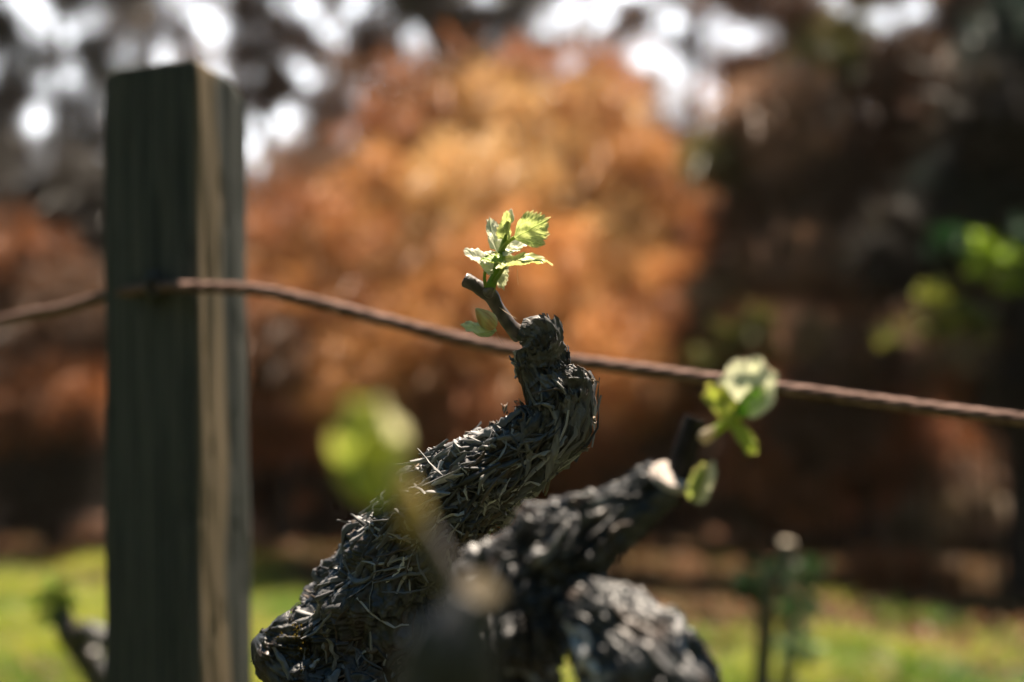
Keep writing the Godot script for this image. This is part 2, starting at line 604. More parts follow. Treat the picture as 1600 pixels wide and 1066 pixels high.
# ------------------------------------------------------------------ scene
func _ready() -> void:
	rng.seed = 20240
	nz.noise_type = FastNoiseLite.TYPE_SIMPLEX_SMOOTH
	nz.frequency = 1.0
	nz.fractal_type = FastNoiseLite.FRACTAL_NONE
	nz.seed = 11
	nf.noise_type = FastNoiseLite.TYPE_SIMPLEX_SMOOTH
	nf.frequency = 1.0
	nf.fractal_type = FastNoiseLite.FRACTAL_FBM
	nf.fractal_octaves = 4
	nf.seed = 12
	var th := deg_to_rad(PITCH)
	fwd = Vector3(0, sin(th), -cos(th))
	upv = Vector3(0, cos(th), sin(th))

	# --- camera: 50 mm lens at f/1.8, focused on the young shoot
	var cam := Camera3D.new()
	cam.name = "camera"
	add_child(cam)
	cam.position = EYE
	cam.rotation.x = th
	var lens := CameraAttributesPhysical.new()
	lens.frustum_focal_length = 50.0
	lens.frustum_focus_distance = 1.3
	lens.exposure_aperture = 1.8
	lens.frustum_near = 0.05
	lens.frustum_far = 600.0
	cam.attributes = lens
	cam.current = true

	# --- sky: bright haze low down, blue overhead
	var sky_m := ProceduralSkyMaterial.new()
	sky_m.sky_top_color = Color(0.008, 0.048, 0.10).linear_to_srgb()
	sky_m.sky_horizon_color = Color(0.17, 0.185, 0.20).linear_to_srgb()
	sky_m.sky_curve = 0.2
	sky_m.ground_bottom_color = Color(0.03, 0.027, 0.02).linear_to_srgb()
	sky_m.ground_horizon_color = Color(0.06, 0.055, 0.045).linear_to_srgb()
	sky_m.sun_angle_max = 35.0
	# a ring of pale haze and thin cloud low down, all round
	var haze := Image.create(512, 256, false, Image.FORMAT_RGBAF)
	for y in 256:
		var el := 90.0 - (y + 0.5) / 256.0 * 180.0
		for x in 512:
			var az := (x + 0.5) / 512.0 * TAU
			var n := nf.get_noise_3d(cos(az) * 3.0, sin(az) * 3.0, el * 0.12)
			var k := (1.0 - smoothstep(15.0, 33.0, el + 7.0 * n)) * (1.0 + 0.25 * n) if el > -2.0 else 0.0
			haze.set_pixel(x, y, Color(1.0, 1.0, 1.0, clampf(k, 0.0, 1.0)))
	sky_m.sky_cover = ImageTexture.create_from_image(haze)
	sky_m.sky_cover_modulate = Color(0.92, 0.92, 0.925).linear_to_srgb()
	var sky := Sky.new()
	sky.sky_material = sky_m
	var env := Environment.new()
	env.background_mode = Environment.BG_SKY
	env.sky = sky
	env.tonemap_mode = Environment.TONE_MAPPER_LINEAR
	env.tonemap_exposure = 3.9
	env.fog_enabled = true
	env.fog_density = 0.0004
	env.fog_light_color = Color(0.93, 0.90, 0.86)
	env.sdfgi_enabled = true
	env.ssao_enabled = true
	env.ssil_enabled = true
	var we := WorldEnvironment.new()
	we.name = "world_environment"
	we.environment = env
	add_child(we)

	# --- sun: high, behind the vine and to the right
	var sun := DirectionalLight3D.new()
	sun.name = "sun"
	sun.light_energy = 1.6
	sun.light_color = Color(1.0, 0.935, 0.85)
	sun.light_angular_distance = 0.5
	sun.shadow_enabled = true
	add_child(sun)
	var to_sun := Vector3(0.17, 0.95, -0.19).normalized()
	sun.look_at_from_position(to_sun * 20.0, Vector3.ZERO, Vector3.UP)

	M.wood = vmat(0.9, 0.3)
	M.bark = vmat(0.48, 0.5)
	M.strip = vmat(0.55, 0.5)
	M.leaf = vmat(0.45, 0.5, 1.0)
	M.hair = vmat(0.6, 0.5, 0.8)
	M.crown = vmat(0.5, 0.4, 0.8)
	M.glossy = vmat(0.27, 0.6, 0.7)
	M.grass = vmat(0.55, 0.4, 0.9)

	build_ground()
	build_forest()
	build_undergrowth()
	build_post()
	build_wire()
	build_vine()
	build_far_vines()

# ------------------------------------------------------------------ ground
func build_ground() -> void:
	var xs := PackedFloat32Array()
	var zs := PackedFloat32Array()
	for i in range(-60, 61):
		var t := i / 60.0
		xs.append(signf(t) * (8.0 * absf(t) + 150.0 * pow(absf(t), 4.0)))
	for i in 150:
		var t := i / 149.0
		zs.append(10.0 - 40.0 * t - 220.0 * pow(t, 5.0) + 90.0 * pow(1.0 - t, 8.0))
	var v := PackedVector3Array()
	var c := PackedColorArray()
	for z in zs:
		for x in xs:
			v.append(Vector3(x, ground_y(x, z), z))
			var w := nf.get_noise_2d(x * 0.9, z * 0.9)
			var soil := Color(0.038, 0.030, 0.022).lerp(Color(0.06, 0.045, 0.03), clampf(0.5 + w, 0, 1))
			var turf := Color(0.025, 0.042, 0.012)
			var wood := Color(0.055, 0.030, 0.018).lerp(Color(0.10, 0.05, 0.025), clampf(0.5 + w * 1.3, 0, 1))
			var f := smoothstep(8.5, 11.5, -z + nz.get_noise_2d(x * 0.4, z * 0.4) * 1.5)
			var shade_bank := smoothstep(7.0, 12.0, sqrt(x * x + z * z)) * (1.0 - smoothstep(0.5, 0.78, -z / maxf(sqrt(x * x + z * z), 0.01)))  # mask of the added bank, kept dark to hold front fill down
			c.append(soil.lerp(turf, clampf(0.55 + w, 0, 1)).lerp(wood, f).lerp(Color(0.018, 0.026, 0.014), shade_bank))
	var m := grid_mesh(v, c, zs.size(), xs.size(), false, Vector3.ZERO, false)
	var g := obj("ground", m, vmat(0.95, 0.2))
	g.set_meta("kind", "structure")
	g.set_meta("label", "vineyard soil and forest floor rising into a wooded bank, with an unseen shading bank added behind the camera")

	# short spring grass: dense on the left, a nearer strip on the right
	var tuft := blade_spray(9, 0.13, 0.007, 0.25, 0.5)
	var xf := []
	var cs := []
	while xf.size() < 40000:
		var z := -rnd(2.0, 12.5)
		var x := rnd(-0.52, 0.52) * (-z) * 1.05
		var px := x / -z * FPX + 800.0
		var far := lerpf(9.8, 5.8, smoothstep(300.0, 1050.0, px)) + nz.get_noise_2d(x * 0.7, z * 0.7) * 1.8 + rng.randfn() * 0.35
		if -z > far: continue
		var dn := nf.get_noise_2d(x * 1.3 + 40.0, z * 1.3)
		if dn < rnd(-0.5, 0.05) + 0.16 * smoothstep(800.0, 1100.0, px): continue
		var sc := rnd(0.6, 1.4) * (1.0 + 0.5 * nz.get_noise_2d(x * 1.3, z * 1.3))
		xf.append(Transform3D(Basis(Vector3.UP, rnd(0, TAU)).rotated(rdir(), 0.2).scaled(Vector3(sc, sc, sc)), Vector3(x, ground_y(x, z) + 0.01, z)))
		var yel := clampf(0.5 + 0.9 * nz.get_noise_2d(x * 1.1 + 9.0, z * 1.1) + rnd(-0.3, 0.3), 0.0, 1.0)
		cs.append(Color(0.09, 0.18, 0.015).lerp(Color(0.37, 0.39, 0.05), yel) if rng.randf() > 0.14 else Color(0.34, 0.25, 0.12))
	scatter("grass", tuft, M.grass, xf, cs, self)
	var gn := get_node("grass")
	gn.set_meta("label", "bright spring grass between the vine rows")
	gn.set_meta("category", "grass")

	# rough dark weeds between the grass and the wood
	var weed := blade_spray(10, 0.20, 0.02, 0.3, 0.7)
	xf = []
	cs = []
	while xf.size() < 5500:
		var d := rnd(6.5, 14.0)
		var px := rnd(-150.0, 1850.0)
		var near := lerpf(8.8, 5.9, smoothstep(300.0, 1050.0, px)) + rng.randfn() * 0.9
		if d < near or nz.get_noise_2d(px * 0.006, d * 0.8) < rnd(-0.6, 0.3): continue
		var sc := rnd(0.5, 1.9) * rnd(0.6, 1.0)
		xf.append(Transform3D(Basis(Vector3.UP, rnd(0, TAU)).scaled(Vector3(sc, sc, sc)), G(px, d)))
		cs.append(Color(0.09, 0.10, 0.025).lerp(Color(0.16, 0.10, 0.05), rng.randf()))
	scatter("undergrowth", weed, M.grass, xf, cs, self)
	tag(get_node("undergrowth"), "rough brown green weeds between the grass and the wood", "undergrowth")

	# dry fallen leaves on the ground before the wood on the right
	var lf := blade_spray(5, 0.09, 0.035, 0.1, 0.95)
	xf = []
	cs = []
	while xf.size() < 9000:
		var d := rnd(5.5, 17.0)
		var px := rnd(-100.0, 1900.0)
		var near := lerpf(10.5, 6.2, smoothstep(300.0, 1050.0, px)) + rnd(-0.8, 0.8)
		if d < near: continue
		var p := G(px, d)
		var sc := rnd(0.6, 1.3)
		xf.append(Transform3D(Basis(rdir(), rnd(0, TAU)).scaled(Vector3(sc, sc * 0.7, sc)), p + Vector3(0, 0.03, 0)))
		cs.append(Color(0.30, 0.19, 0.11).lerp(Color(0.20, 0.07, 0.03), rng.randf()))
	scatter("leaf_litter", lf, M.crown, xf, cs, self)
	var ln := get_node("leaf_litter")
	ln.set_meta("label", "dry tan and brown fallen leaves at the edge of the wood")
	ln.set_meta("category", "leaves")

# ------------------------------------------------------------------ forest
func build_forest() -> void:
	var needle := blade_spray(22, 0.20, 0.014, 0.2, 0.95)
	var needle2 := blade_spray(18, 0.26, 0.020, 0.3, 0.9)
	var broad := blade_spray(14, 0.16, 0.042, 0.3, 0.95)
	var small := blade_spray(16, 0.13, 0.026, 0.2, 1.0)
	var char_ := Color(0.022, 0.018, 0.016)
	var brown := Color(0.055, 0.035, 0.022)
	var orange := Color(0.60, 0.29, 0.10)
	var amber := Color(0.67, 0.42, 0.18)
	var rust := Color(0.34, 0.13, 0.05)
	var umber := Color(0.13, 0.068, 0.038)
	var tanb := Color(0.36, 0.21, 0.13)
	var dark := Color(0.034, 0.028, 0.022)
	var olive := Color(0.10, 0.10, 0.025)
	var teal := Color(0.020, 0.034, 0.028)

	# the scorched orange tree in the middle
	var cl := [
		[755, 150, 60, 60, amber], [690, 215, 80, 130, orange], [840, 215, 90, 190, amber], [925, 195, 80, 150, amber], [640, 250, 70, 80, amber], [975, 150, 50, 40, orange],
		[975, 275, 90, 170, orange], [610, 310, 95, 170, orange], [735, 320, 120, 330, amber], [880, 320, 130, 360, amber], [1050, 330, 50, 50, orange],
		[1010, 385, 95, 220, orange], [550, 400, 90, 160, orange], [650, 430, 120, 320, amber], [800, 450, 130, 360, orange], [480, 430, 60, 70, rust],
		[930, 460, 130, 360, amber], [1040, 480, 80, 170, orange], [520, 500, 90, 180, orange], [690, 550, 110, 300, orange], [770, 240, 90, 160, amber], [690, 360, 90, 160, amber], [1000, 470, 80, 140, orange], [840, 520, 100, 180, amber], [960, 370, 80, 130, amber],
		[860, 580, 120, 280, orange], [980, 580, 100, 240, orange], [590, 590, 90, 190, orange], [760, 640, 80, 100, rust],
		[1070, 290, 60, 45, umber], [1100, 370, 70, 70, rust], [1110, 450, 60, 70, rust], [1085, 560, 70, 80, umber], [880, 130, 60, 40, rust], [560, 300, 70, 60, umber], [480, 350, 70, 50, rust], [1060, 180, 50, 22, umber], [430, 560, 70, 60, umber], [640, 160, 60, 40, umber], [720, 670, 90, 130, rust], [880, 690, 90, 120, rust], [600, 700, 80, 80, rust], [820, 110, 50, 24, rust], [720, 110, 40, 18, umber], [930, 120, 45, 20, rust], [600, 210, 60, 34, rust], [1020, 230, 50, 30, rust], [670, 170, 130, 60, rust], [960, 190, 140, 60, rust], [1090, 400, 140, 80, rust], [500, 430, 150, 90, rust], [1060, 520, 130, 80, rust], [800, 620, 160, 150, rust], [430, 330, 110, 40, umber]]
	tree("scorched_tree", "broad tree with bright orange scorched foliage in the middle, behind the young shoot", "tree", "scorched trees at the edge of the wood", 815, 11.0, P(830, 120, 11.0), 0.09, char_, cl, needle, M.crown, 0.05, 1.0, 1.7)

	# its lower, redder neighbours
	tree("scorched_tree", "rust brown scorched tree right behind the wooden post", "tree", "scorched trees at the edge of the wood", 440, 12.5, P(450, 230, 12.5), 0.07, char_,
		[[430, 330, 90, 150, rust], [480, 420, 90, 170, orange], [440, 530, 90, 170, rust], [500, 640, 80, 140, rust], [390, 640, 80, 140, rust], [540, 300, 80, 130, umber], [470, 270, 80, 90, umber]], needle, M.crown, 0.02, 1.0, 1.4)
	tree("scorched_tree", "dark brown tree with rusty patches at the left edge, left of the post", "tree", "scorched trees at the edge of the wood", 90, 12.0, P(85, 140, 12.0), 0.08, char_,
		[[50, 400, 80, 150, rust], [130, 480, 80, 120, umber], [40, 540, 80, 130, umber], [120, 620, 70, 150, rust], [30, 640, 70, 130, rust], [60, 300, 110, 200, dark], [160, 320, 90, 160, dark], [100, 720, 100, 160, dark], [-40, 420, 100, 200, umber], [-60, 600, 100, 160, dark]], needle, M.crown, 0.02, 1.0, 1.4)
	tree("scorched_tree", "small red brown scorched tree low behind the right hand vine arm", "tree", "scorched trees at the edge of the wood", 960, 9.6, P(965, 560, 9.6), 0.04, char_,
		[[950, 640, 80, 150, rust], [1010, 720, 80, 120, umber], [900, 720, 80, 120, umber], [830, 790, 70, 110, rust], [1030, 620, 70, 90, rust]], needle, M.crown, 0.012)
	tree("scorched_shrub", "red brown shrub under the trellis wire, right of the green vine shoot", "shrub", "shrubs at the edge of the wood", 1220, 9.0, P(1215, 640, 9.0), 0.025, char_,
		[[1190, 740, 62, 150, rust], [1250, 770, 62, 120, rust], [1240, 700, 50, 70, umber], [1160, 800, 60, 90, umber]], small, M.crown, 0.01)
	tree("scorched_shrub", "low red brown shrub on the litter at the lower right", "shrub", "shrubs at the edge of the wood", 1400, 8.2, P(1400, 870, 8.2), 0.018, char_,
		[[1370, 895, 34, 90, rust], [1430, 910, 34, 90, Color(0.36, 0.10, 0.025)], [1480, 925, 28, 50, rust]], small, M.crown, 0.008)

	tree("scorched_tree", "rusty scorched tree behind the wire at the right, left of the slim dark trunk", "tree", "scorched trees at the edge of the wood", 1310, 10.6, P(1310, 480, 10.6), 0.05, char_,
		[[1220, 620, 70, 110, rust], [1290, 660, 70, 120, rust], [1385, 640, 70, 120, rust], [1330, 740, 80, 120, rust], [1450, 690, 70, 110, rust], [1420, 590, 60, 80, tanb], [1310, 580, 60, 80, tanb], [1480, 760, 70, 90, umber], [1230, 540, 50, 50, tanb]], needle, M.crown, 0.012, 1.0, 0.8)

	# dark understorey that closes the wood
	var spots := [[-160, 14.5, 170, 330], [40, 15.5, 190, 300], [250, 14.0, 170, 310], [400, 16.0, 180, 330], [560, 15.0, 170, 300], [720, 16.5, 190, 260], [900, 15.5, 190, 260],
		[1080, 15.0, 160, 300], [1230, 13.5, 170, 250], [1390, 14.5, 180, 240], [1530, 13.0, 170, 200], [1700, 14.0, 190, 200], [1900, 14.5, 190, 200], [-340, 15.5, 180, 300], [-560, 14.0, 200, 280], [-800, 15.5, 210, 240], [-1060, 14.5, 220, 220], [2120, 15.0, 200, 190], [2360, 14.0, 210, 220]]
	var names := ["left of everything in the wood, dark bare-stemmed tree", "dark brown tree behind the rusty tree at the left edge", "dark brown tree hidden behind the wooden post", "dark tree between the post and the orange tree, farther back",
		"umber tree behind the left side of the orange tree", "dark tree directly behind the top of the young shoot and the orange tree", "dark tree behind the right half of the orange tree", "brown tree behind the right edge of the orange tree, under the open sky",
		"dark brown tree right of the open sky, above the wire", "blackish brown tree behind the slim dark trunk on the right", "nearly black dense tree at the right edge", "dark tree just outside the right edge", "dark tree well outside the right edge", "dark tree well outside the left edge", "third dark tree outward from the left edge", "fourth dark tree outward from the left edge", "dark tree at the far left end of the wood", "third dark tree outward from the right edge", "dark tree at the far right end of the wood"]
	for i in spots.size():
		var s: Array = spots[i]
		var hi: Color = [dark, umber, dark, rust, rust, rust, rust, rust, tanb, tanb, umber, dark, dark, dark, rust, umber, rust, umber, rust][i]
		var cc := spindle(s[0], s[2], 830, s[3], 12, 210, dark, hi, 0.35 if i < 8 else 0.95, 0.9)
		tree("dark_tree", names[i], "tree", "dark trees of the wood", s[0], s[1], P(s[0] + rnd(-30, 30), s[3] - 60, s[1]), 0.08, char_, cc, needle2, M.crown, 0.02, 1.2, 1.6)

	# tall thin-crowned trees against the sky
	var tall := [[95, 19.0, "tall dark tree with a thin crown against the sky at the upper left", teal], [250, 21.0, "tall thin tree whose bare crown shows above the wooden post", umber], [420, 18.0, "tall brown tree between the post and the open sky", umber],
		[600, 20.0, "tall brown tree with gaps of sky above the orange tree's left side", umber], [705, 17.0, "tall dark green tree above the orange tree", Color(0.045, 0.055, 0.022)], [900, 22.0, "tall sparse tree above the middle of the orange tree", umber],
		[-80, 20.0, "tall sparse tree beyond the left edge", teal], [1240, 18.0, "tall brown tree right of the bright gap of sky", rust], [1480, 17.0, "tall dark tree with small gaps of sky at the upper right", dark], [1640, 16.0, "tall blackish tree at the upper right corner", teal], [-330, 18.0, "tall brown tree well beyond the left edge", umber], [-620, 19.0, "tall brown tree at the far left end of the wood", umber], [1900, 18.0, "tall dark tree well beyond the right edge", dark], [1085, 20.5, "very sparse tall tree within the bright gap of sky", umber]]
	var den := [0.8, 0.7, 0.78, 0.78, 1.2, 0.7, 1.0, 1.5, 1.35, 1.6, 1.0, 1.0, 1.4, 0.5]
	for i in tall.size():
		var s: Array = tall[i]
		var cc := []
		var c0: Color = s[3]
		for k in 64:
			var t := k / 63.0
			cc.append([s[0] + rnd(-115, 115), lerpf(300.0, -330.0, t), rnd(22, 50), int(42 * den[i] * rnd(0.4, 1.2) * lerpf(1.35, 0.8, t)), c0.lerp(umber, rng.randf() * 0.7) * rnd(0.8, 1.3)])
		for k in 6:
			cc.append([s[0] + rnd(-70, 70), lerpf(240.0, -280.0, k / 5.0), 135, int(30 * minf(den[i], 1.2)), c0.lerp(umber, 0.4)])
		tree("tall_tree", s[2], "tree", "tall trees against the sky", s[0], s[1], P(s[0] + rnd(-40, 40), -380, s[1]), 0.11, char_, cc, needle, M.glossy, 0.022, 1.15)

	# slim dark trunk at the right, nearer than the rest
	tree("slim_tree", "slim dark tree trunk rising straight up at the right, with brown and yellowish foliage", "tree", "", 1352, 9.5, P(1350, -260, 9.5), 0.055, char_,
		[[1290, 100, 60, 70, olive], [1320, 60, 50, 50, Color(0.16, 0.13, 0.03)], [1250, 170, 80, 140, tanb], [1180, 190, 70, 110, tanb], [1420, 120, 80, 150, umber], [1400, 190, 80, 140, Color(0.14, 0.06, 0.03)], [1140, 250, 60, 90, olive], [1210, 260, 70, 120, tanb], [1300, 300, 90, 170, umber], [1450, 260, 90, 170, dark], [1400, -60, 90, 40, umber], [1280, -80, 90, 40, umber], [1190, 340, 70, 130, umber], [1230, 400, 80, 140, tanb], [1170, 410, 60, 90, umber], [1330, 420, 80, 130, tanb], [1290, 640, 80, 120, umber]], needle, M.crown, 0.018, 1.0, 0.5)
	tree("blackish_tree", "thick blackish tree trunk at the right edge with dark foliage around it", "tree", "", 1590, 8.5, P(1600, -300, 8.5), 0.10, char_,
		[[1560, 180, 90, 200, dark], [1620, 300, 100, 240, dark], [1530, 300, 80, 150, teal], [1600, 620, 80, 140, dark], [1640, 480, 80, 160, dark], [1560, 560, 60, 80, umber], [1590, 60, 90, 60, teal], [1420, 390, 70, 150, dark], [1480, 420, 70, 120, umber]], needle2, M.crown, 0.02)

# ------------------------------------------------------------------ undergrowth
func build_undergrowth() -> void:
	var broad := blade_spray(12, 0.12, 0.045, 0.3, 0.95)
	var small := blade_spray(14, 0.12, 0.03, 0.2, 1.0)
	var twig := Color(0.05, 0.035, 0.02)
	var lime := Color(0.24, 0.36, 0.02)
	var yel := Color(0.34, 0.36, 0.05)
	var olive := Color(0.15, 0.15, 0.03)
	var green := Color(0.012, 0.05, 0.012)
	var tan := Color(0.42, 0.29, 0.17)
	tree("green_sapling", "sapling with bright green sunlit leaves at the right edge", "shrub", "shrubs at the edge of the wood", 1555, 7.2, P(1550, 330, 7.2), 0.018, twig,
		[[1545, 398, 28, 9, lime], [1578, 412, 26, 7, lime], [1530, 375, 26, 2, lime], [1485, 378, 18, 6, green], [1600, 385, 20, 5, green]], broad, M.crown, 0.006)
	tree("yellow_shrub", "loose shrub with yellow green leaves right of the slim dark trunk", "shrub", "shrubs at the edge of the wood", 1450, 7.8, P(1450, 430, 7.8), 0.016, twig,
		[[1395, 468, 14, 3, yel], [1462, 464, 20, 4, yel], [1488, 500, 26, 5, yel], [1455, 510, 16, 5, olive], [1525, 510, 20, 4, olive], [1400, 525, 18, 3, olive]], broad, M.crown, 0.006)
	tree("olive_shrub", "small olive green shrub above the wire, between the vine shoots", "shrub", "shrubs at the edge of the wood", 1160, 8.6, P(1160, 480, 8.6), 0.016, twig,
		[[1185, 505, 20, 10, olive], [1150, 525, 20, 9, olive], [1110, 560, 24, 6, olive], [1190, 545, 20, 6, olive]], small, M.crown, 0.006)
	tree("dry_shrub", "pale tan dry shrub right of the orange tree", "shrub", "dry pale shrubs", 1105, 9.2, P(1110, 430, 9.2), 0.016, twig,
		[[1085, 480, 26, 60, tan], [1110, 458, 26, 70, tan], [1135, 435, 24, 50, tan], [1060, 515, 34, 40, Color(0.3, 0.16, 0.08)]], small, M.crown, 0.008)
	tree("dry_shrub", "dry pinkish tan shrub above the wire, right of the green vine leaf", "shrub", "dry pale shrubs", 1280, 8.8, P(1280, 500, 8.8), 0.016, twig,
		[[1275, 530, 28, 56, tan], [1300, 555, 30, 40, Color(0.3, 0.18, 0.11)], [1340, 530, 40, 40, Color(0.24, 0.13, 0.07)], [1380, 560, 40, 40, Color(0.2, 0.10, 0.06)], [1260, 590, 34, 26, Color(0.2, 0.10, 0.06)]], small, M.crown, 0.008)
	tree("dry_shrub", "dry shrub with a pale top and rusty base near the right edge", "shrub", "dry pale shrubs", 1495, 8.4, P(1498, 530, 8.4), 0.014, twig,
		[[1498, 560, 26, 40, tan], [1490, 600, 30, 50, Color(0.34, 0.13, 0.05)], [1450, 580, 30, 26, Color(0.2, 0.1, 0.06)]], small, M.crown, 0.008)
	tree("dry_shrub", "dull grey brown dry shrub low at the right, over the red brown shrub", "shrub", "dry pale shrubs", 1440, 8.9, P(1440, 780, 8.9), 0.014, twig,
		[[1430, 815, 30, 26, Color(0.24, 0.17, 0.10)], [1470, 800, 30, 26, Color(0.24, 0.17, 0.10)], [1410, 840, 28, 20, Color(0.18, 0.12, 0.07)], [1530, 790, 34, 16, Color(0.16, 0.11, 0.07)]], small, M.crown, 0.008)

# ------------------------------------------------------------------ post
func build_post() -> void:
	var d0 := 2.05
	var topp := P(303, 92, d0)
	var bot := P(311, 1066, d0)
	var dirv := (topp - bot).normalized()
	var foot := bot - dirv * ((bot.y + 0.15) / dirv.y)
	var a := 0.158
	var phi := deg_to_rad(18.5)
	# unit vectors from the near edge along the left and the right face
	var lf := Vector3(-cos(phi), 0, -sin(phi))
	var rf := Vector3(sin(phi), 0, -cos(phi))
	var base := Vector3(foot.x, 0, foot.z)
	var o := thing("wooden_post", "square weathered wooden post standing left of the vine", "post", base)
	var per := 176
	var rows := 150
	var v := PackedVector3Array()
	var c := PackedColorArray()
	var h := (topp - foot).length()
	for i in rows:
		var t := float(i) / (rows - 4) if i < rows - 3 else 1.0
		var shrink := 1.0
		if i == rows - 3: shrink = 0.985
		if i == rows - 2: shrink = 0.93
		if i == rows - 1: shrink = 0.02
		var widen := 1.0 + 0.06 * (1.0 - t)
		for j in per:
			var k := float(j) / per * 4.0
			var f := fposmod(k, 1.0)
			var q2: Vector2
			match int(k):
				0: q2 = Vector2(f, 0)
				1: q2 = Vector2(1, f)
				2: q2 = Vector2(1 - f, 1)
				_: q2 = Vector2(0, 1 - f)
			# round the arrises
			var cc := q2 - Vector2(0.5, 0.5)
			var pn := pow(pow(absf(cc.x), 14.0) + pow(absf(cc.y), 14.0), 1.0 / 14.0)
			cc *= 0.5 / pn
			cc *= shrink
			var grain := nf.get_noise_3d(cc.x * 34.0, cc.y * 34.0, t * 3.2)
			var crack := nz.get_noise_3d(cc.x * 17.0 + 4.0, cc.y * 17.0, t * 1.7)
			var dent := nz.get_noise_3d(cc.x * 4.0, cc.y * 4.0 + 8.0, t * 5.0)
			var depth := 0.016 * grain + 0.024 * dent - 0.05 * smoothstep(0.84, 1.0, 1.0 - absf(crack) * 1.6) * (0.5 + 0.5 * signf(grain))
			if i < rows - 1: cc *= 1.0 + depth
			var w := (cc + Vector2(0.5, 0.5)) * a * widen
			var q := foot + dirv * (h * t) + lf * w.x + rf * w.y
			# the top slopes down to the right, with a worn corner
			if t > 0.99:
				var sag := 0.009 * (w.y / a) + 0.004 * (w.x / a) + 0.030 * pow(clampf((w.y / a - 0.62) / 0.4, 0, 1), 2.0) * (1.0 - w.x / a) + 0.016 * pow(clampf((w.x / a - 0.8) / 0.2, 0, 1), 2.0)
				q -= dirv * (sag + 0.003 * grain)
				if i < rows - 3: q -= dirv * 0.004
			v.append(q)
			var st := clampf(0.5 + 1.1 * nf.get_noise_3d(cc.x * 26.0 + 2.0, cc.y * 26.0, t * 2.0), 0, 1)
			var col := Color(0.026, 0.032, 0.033).lerp(Color(0.095, 0.094, 0.086), st)
			# sunlit strip painted into the colour, near side of the right hand face
			var sun_strip := 0.0
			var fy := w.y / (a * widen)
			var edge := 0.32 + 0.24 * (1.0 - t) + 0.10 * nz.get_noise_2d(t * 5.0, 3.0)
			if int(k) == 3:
				sun_strip = smoothstep(0.02, 0.08, fy) * (1.0 - smoothstep(edge, edge + 0.16, fy))
				sun_strip *= 0.75 + 0.5 * nf.get_noise_3d(cc.x * 30.0, cc.y * 40.0, t * 2.5)
			c.append(col.lerp(Color(0.19, 0.14, 0.088), clampf(sun_strip, 0.0, 1.0)))
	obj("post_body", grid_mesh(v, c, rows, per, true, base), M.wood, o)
	# black wire tie stapled to the left face where the trellis wire crosses it
	var tie := []
	for i in 22:
		var t := i / 21.0
		var ang := t * TAU * 2.5
		tie.append([P(240 + 10 * cos(ang), 446 + 16 * sin(ang) + (t - 0.5) * 10, 2.065 - 0.010 + 0.010 * sin(ang * 0.5)), 0.0042])
	obj("wire_tie", tube(tie, 0.003, 8, Color(0.015, 0.015, 0.015), base, 0.15, 120.0), M.bark, o)
	obj("staple", tube([[P(232, 440, 2.10), 0.003], [P(236, 432, 2.05), 0.003], [P(244, 432, 2.05), 0.003], [P(248, 460, 2.05), 0.003], [P(250, 466, 2.10), 0.003]], 0.004, 8, Color(0.03, 0.025, 0.02), base), M.bark, o)

# ------------------------------------------------------------------ trellis wire
func build_wire() -> void:
	var keys := [[-700, 700, 2.7], [-300, 600, 2.35], [0, 503, 2.24], [90, 484, 2.17], [165, 463, 2.115], [240, 449, 2.06], [310, 449, 2.022], [400, 453, 2.00], [500, 474, 1.97], [600, 500, 1.94], [720, 530, 1.91], [850, 557, 1.88], [1000, 577, 1.85], [1200, 604, 1.81], [1400, 631, 1.77], [1600, 656, 1.73], [1900, 690, 1.67], [2300, 720, 1.60]]
	var kk := []
	for k: Array in keys: kk.append([P(k[0], k[1], k[2]), 0.0078])
	var sp := spline(kk, 0.0025)
	var pts: PackedVector3Array = sp[0]
	var fr := frames(pts)
	var sides := 36
	var v := PackedVector3Array()
	var c := PackedColorArray()
	for i in pts.size():
		var s: float = fr[3][i]
		for j in sides:
			var a := TAU * j / sides
			var st := absf(cos((a * 7.0 + s * 210.0) * 0.5))
			var q: Vector3 = pts[i] + (fr[1][i] * cos(a) + fr[2][i] * sin(a)) * (0.0078 + 0.0011 * st)
			v.append(q)
			var w := clampf(0.5 + 0.9 * nf.get_noise_3d(s * 40.0, cos(a), sin(a)), 0, 1)
			c.append(Color(0.055, 0.03, 0.023).lerp(Color(0.22, 0.14, 0.115), w))
	var m := grid_mesh(v, c, pts.size(), sides, true, Vector3.ZERO, true, true)
	tag(obj("trellis_wire", m, vmat(0.8, 0.25)), "thick rusty brown twisted trellis wire tied to the post and passing behind the vine", "wire")

# ------------------------------------------------------------------ the vine
func arm(parent: Node3D, called: String, px: Array, step: float, sides: int, base: Vector3, wrinkle: float, amp := 1.0) -> Dictionary:
	var keys := []
	for k: Array in px: keys.append([P(k[0], k[1], k[3]), R(k[2], k[3])])
	var g := gnarl(keys, step, sides, base, wrinkle, amp)
	g.node = obj(called, g.mesh, M.bark, parent)
	return g

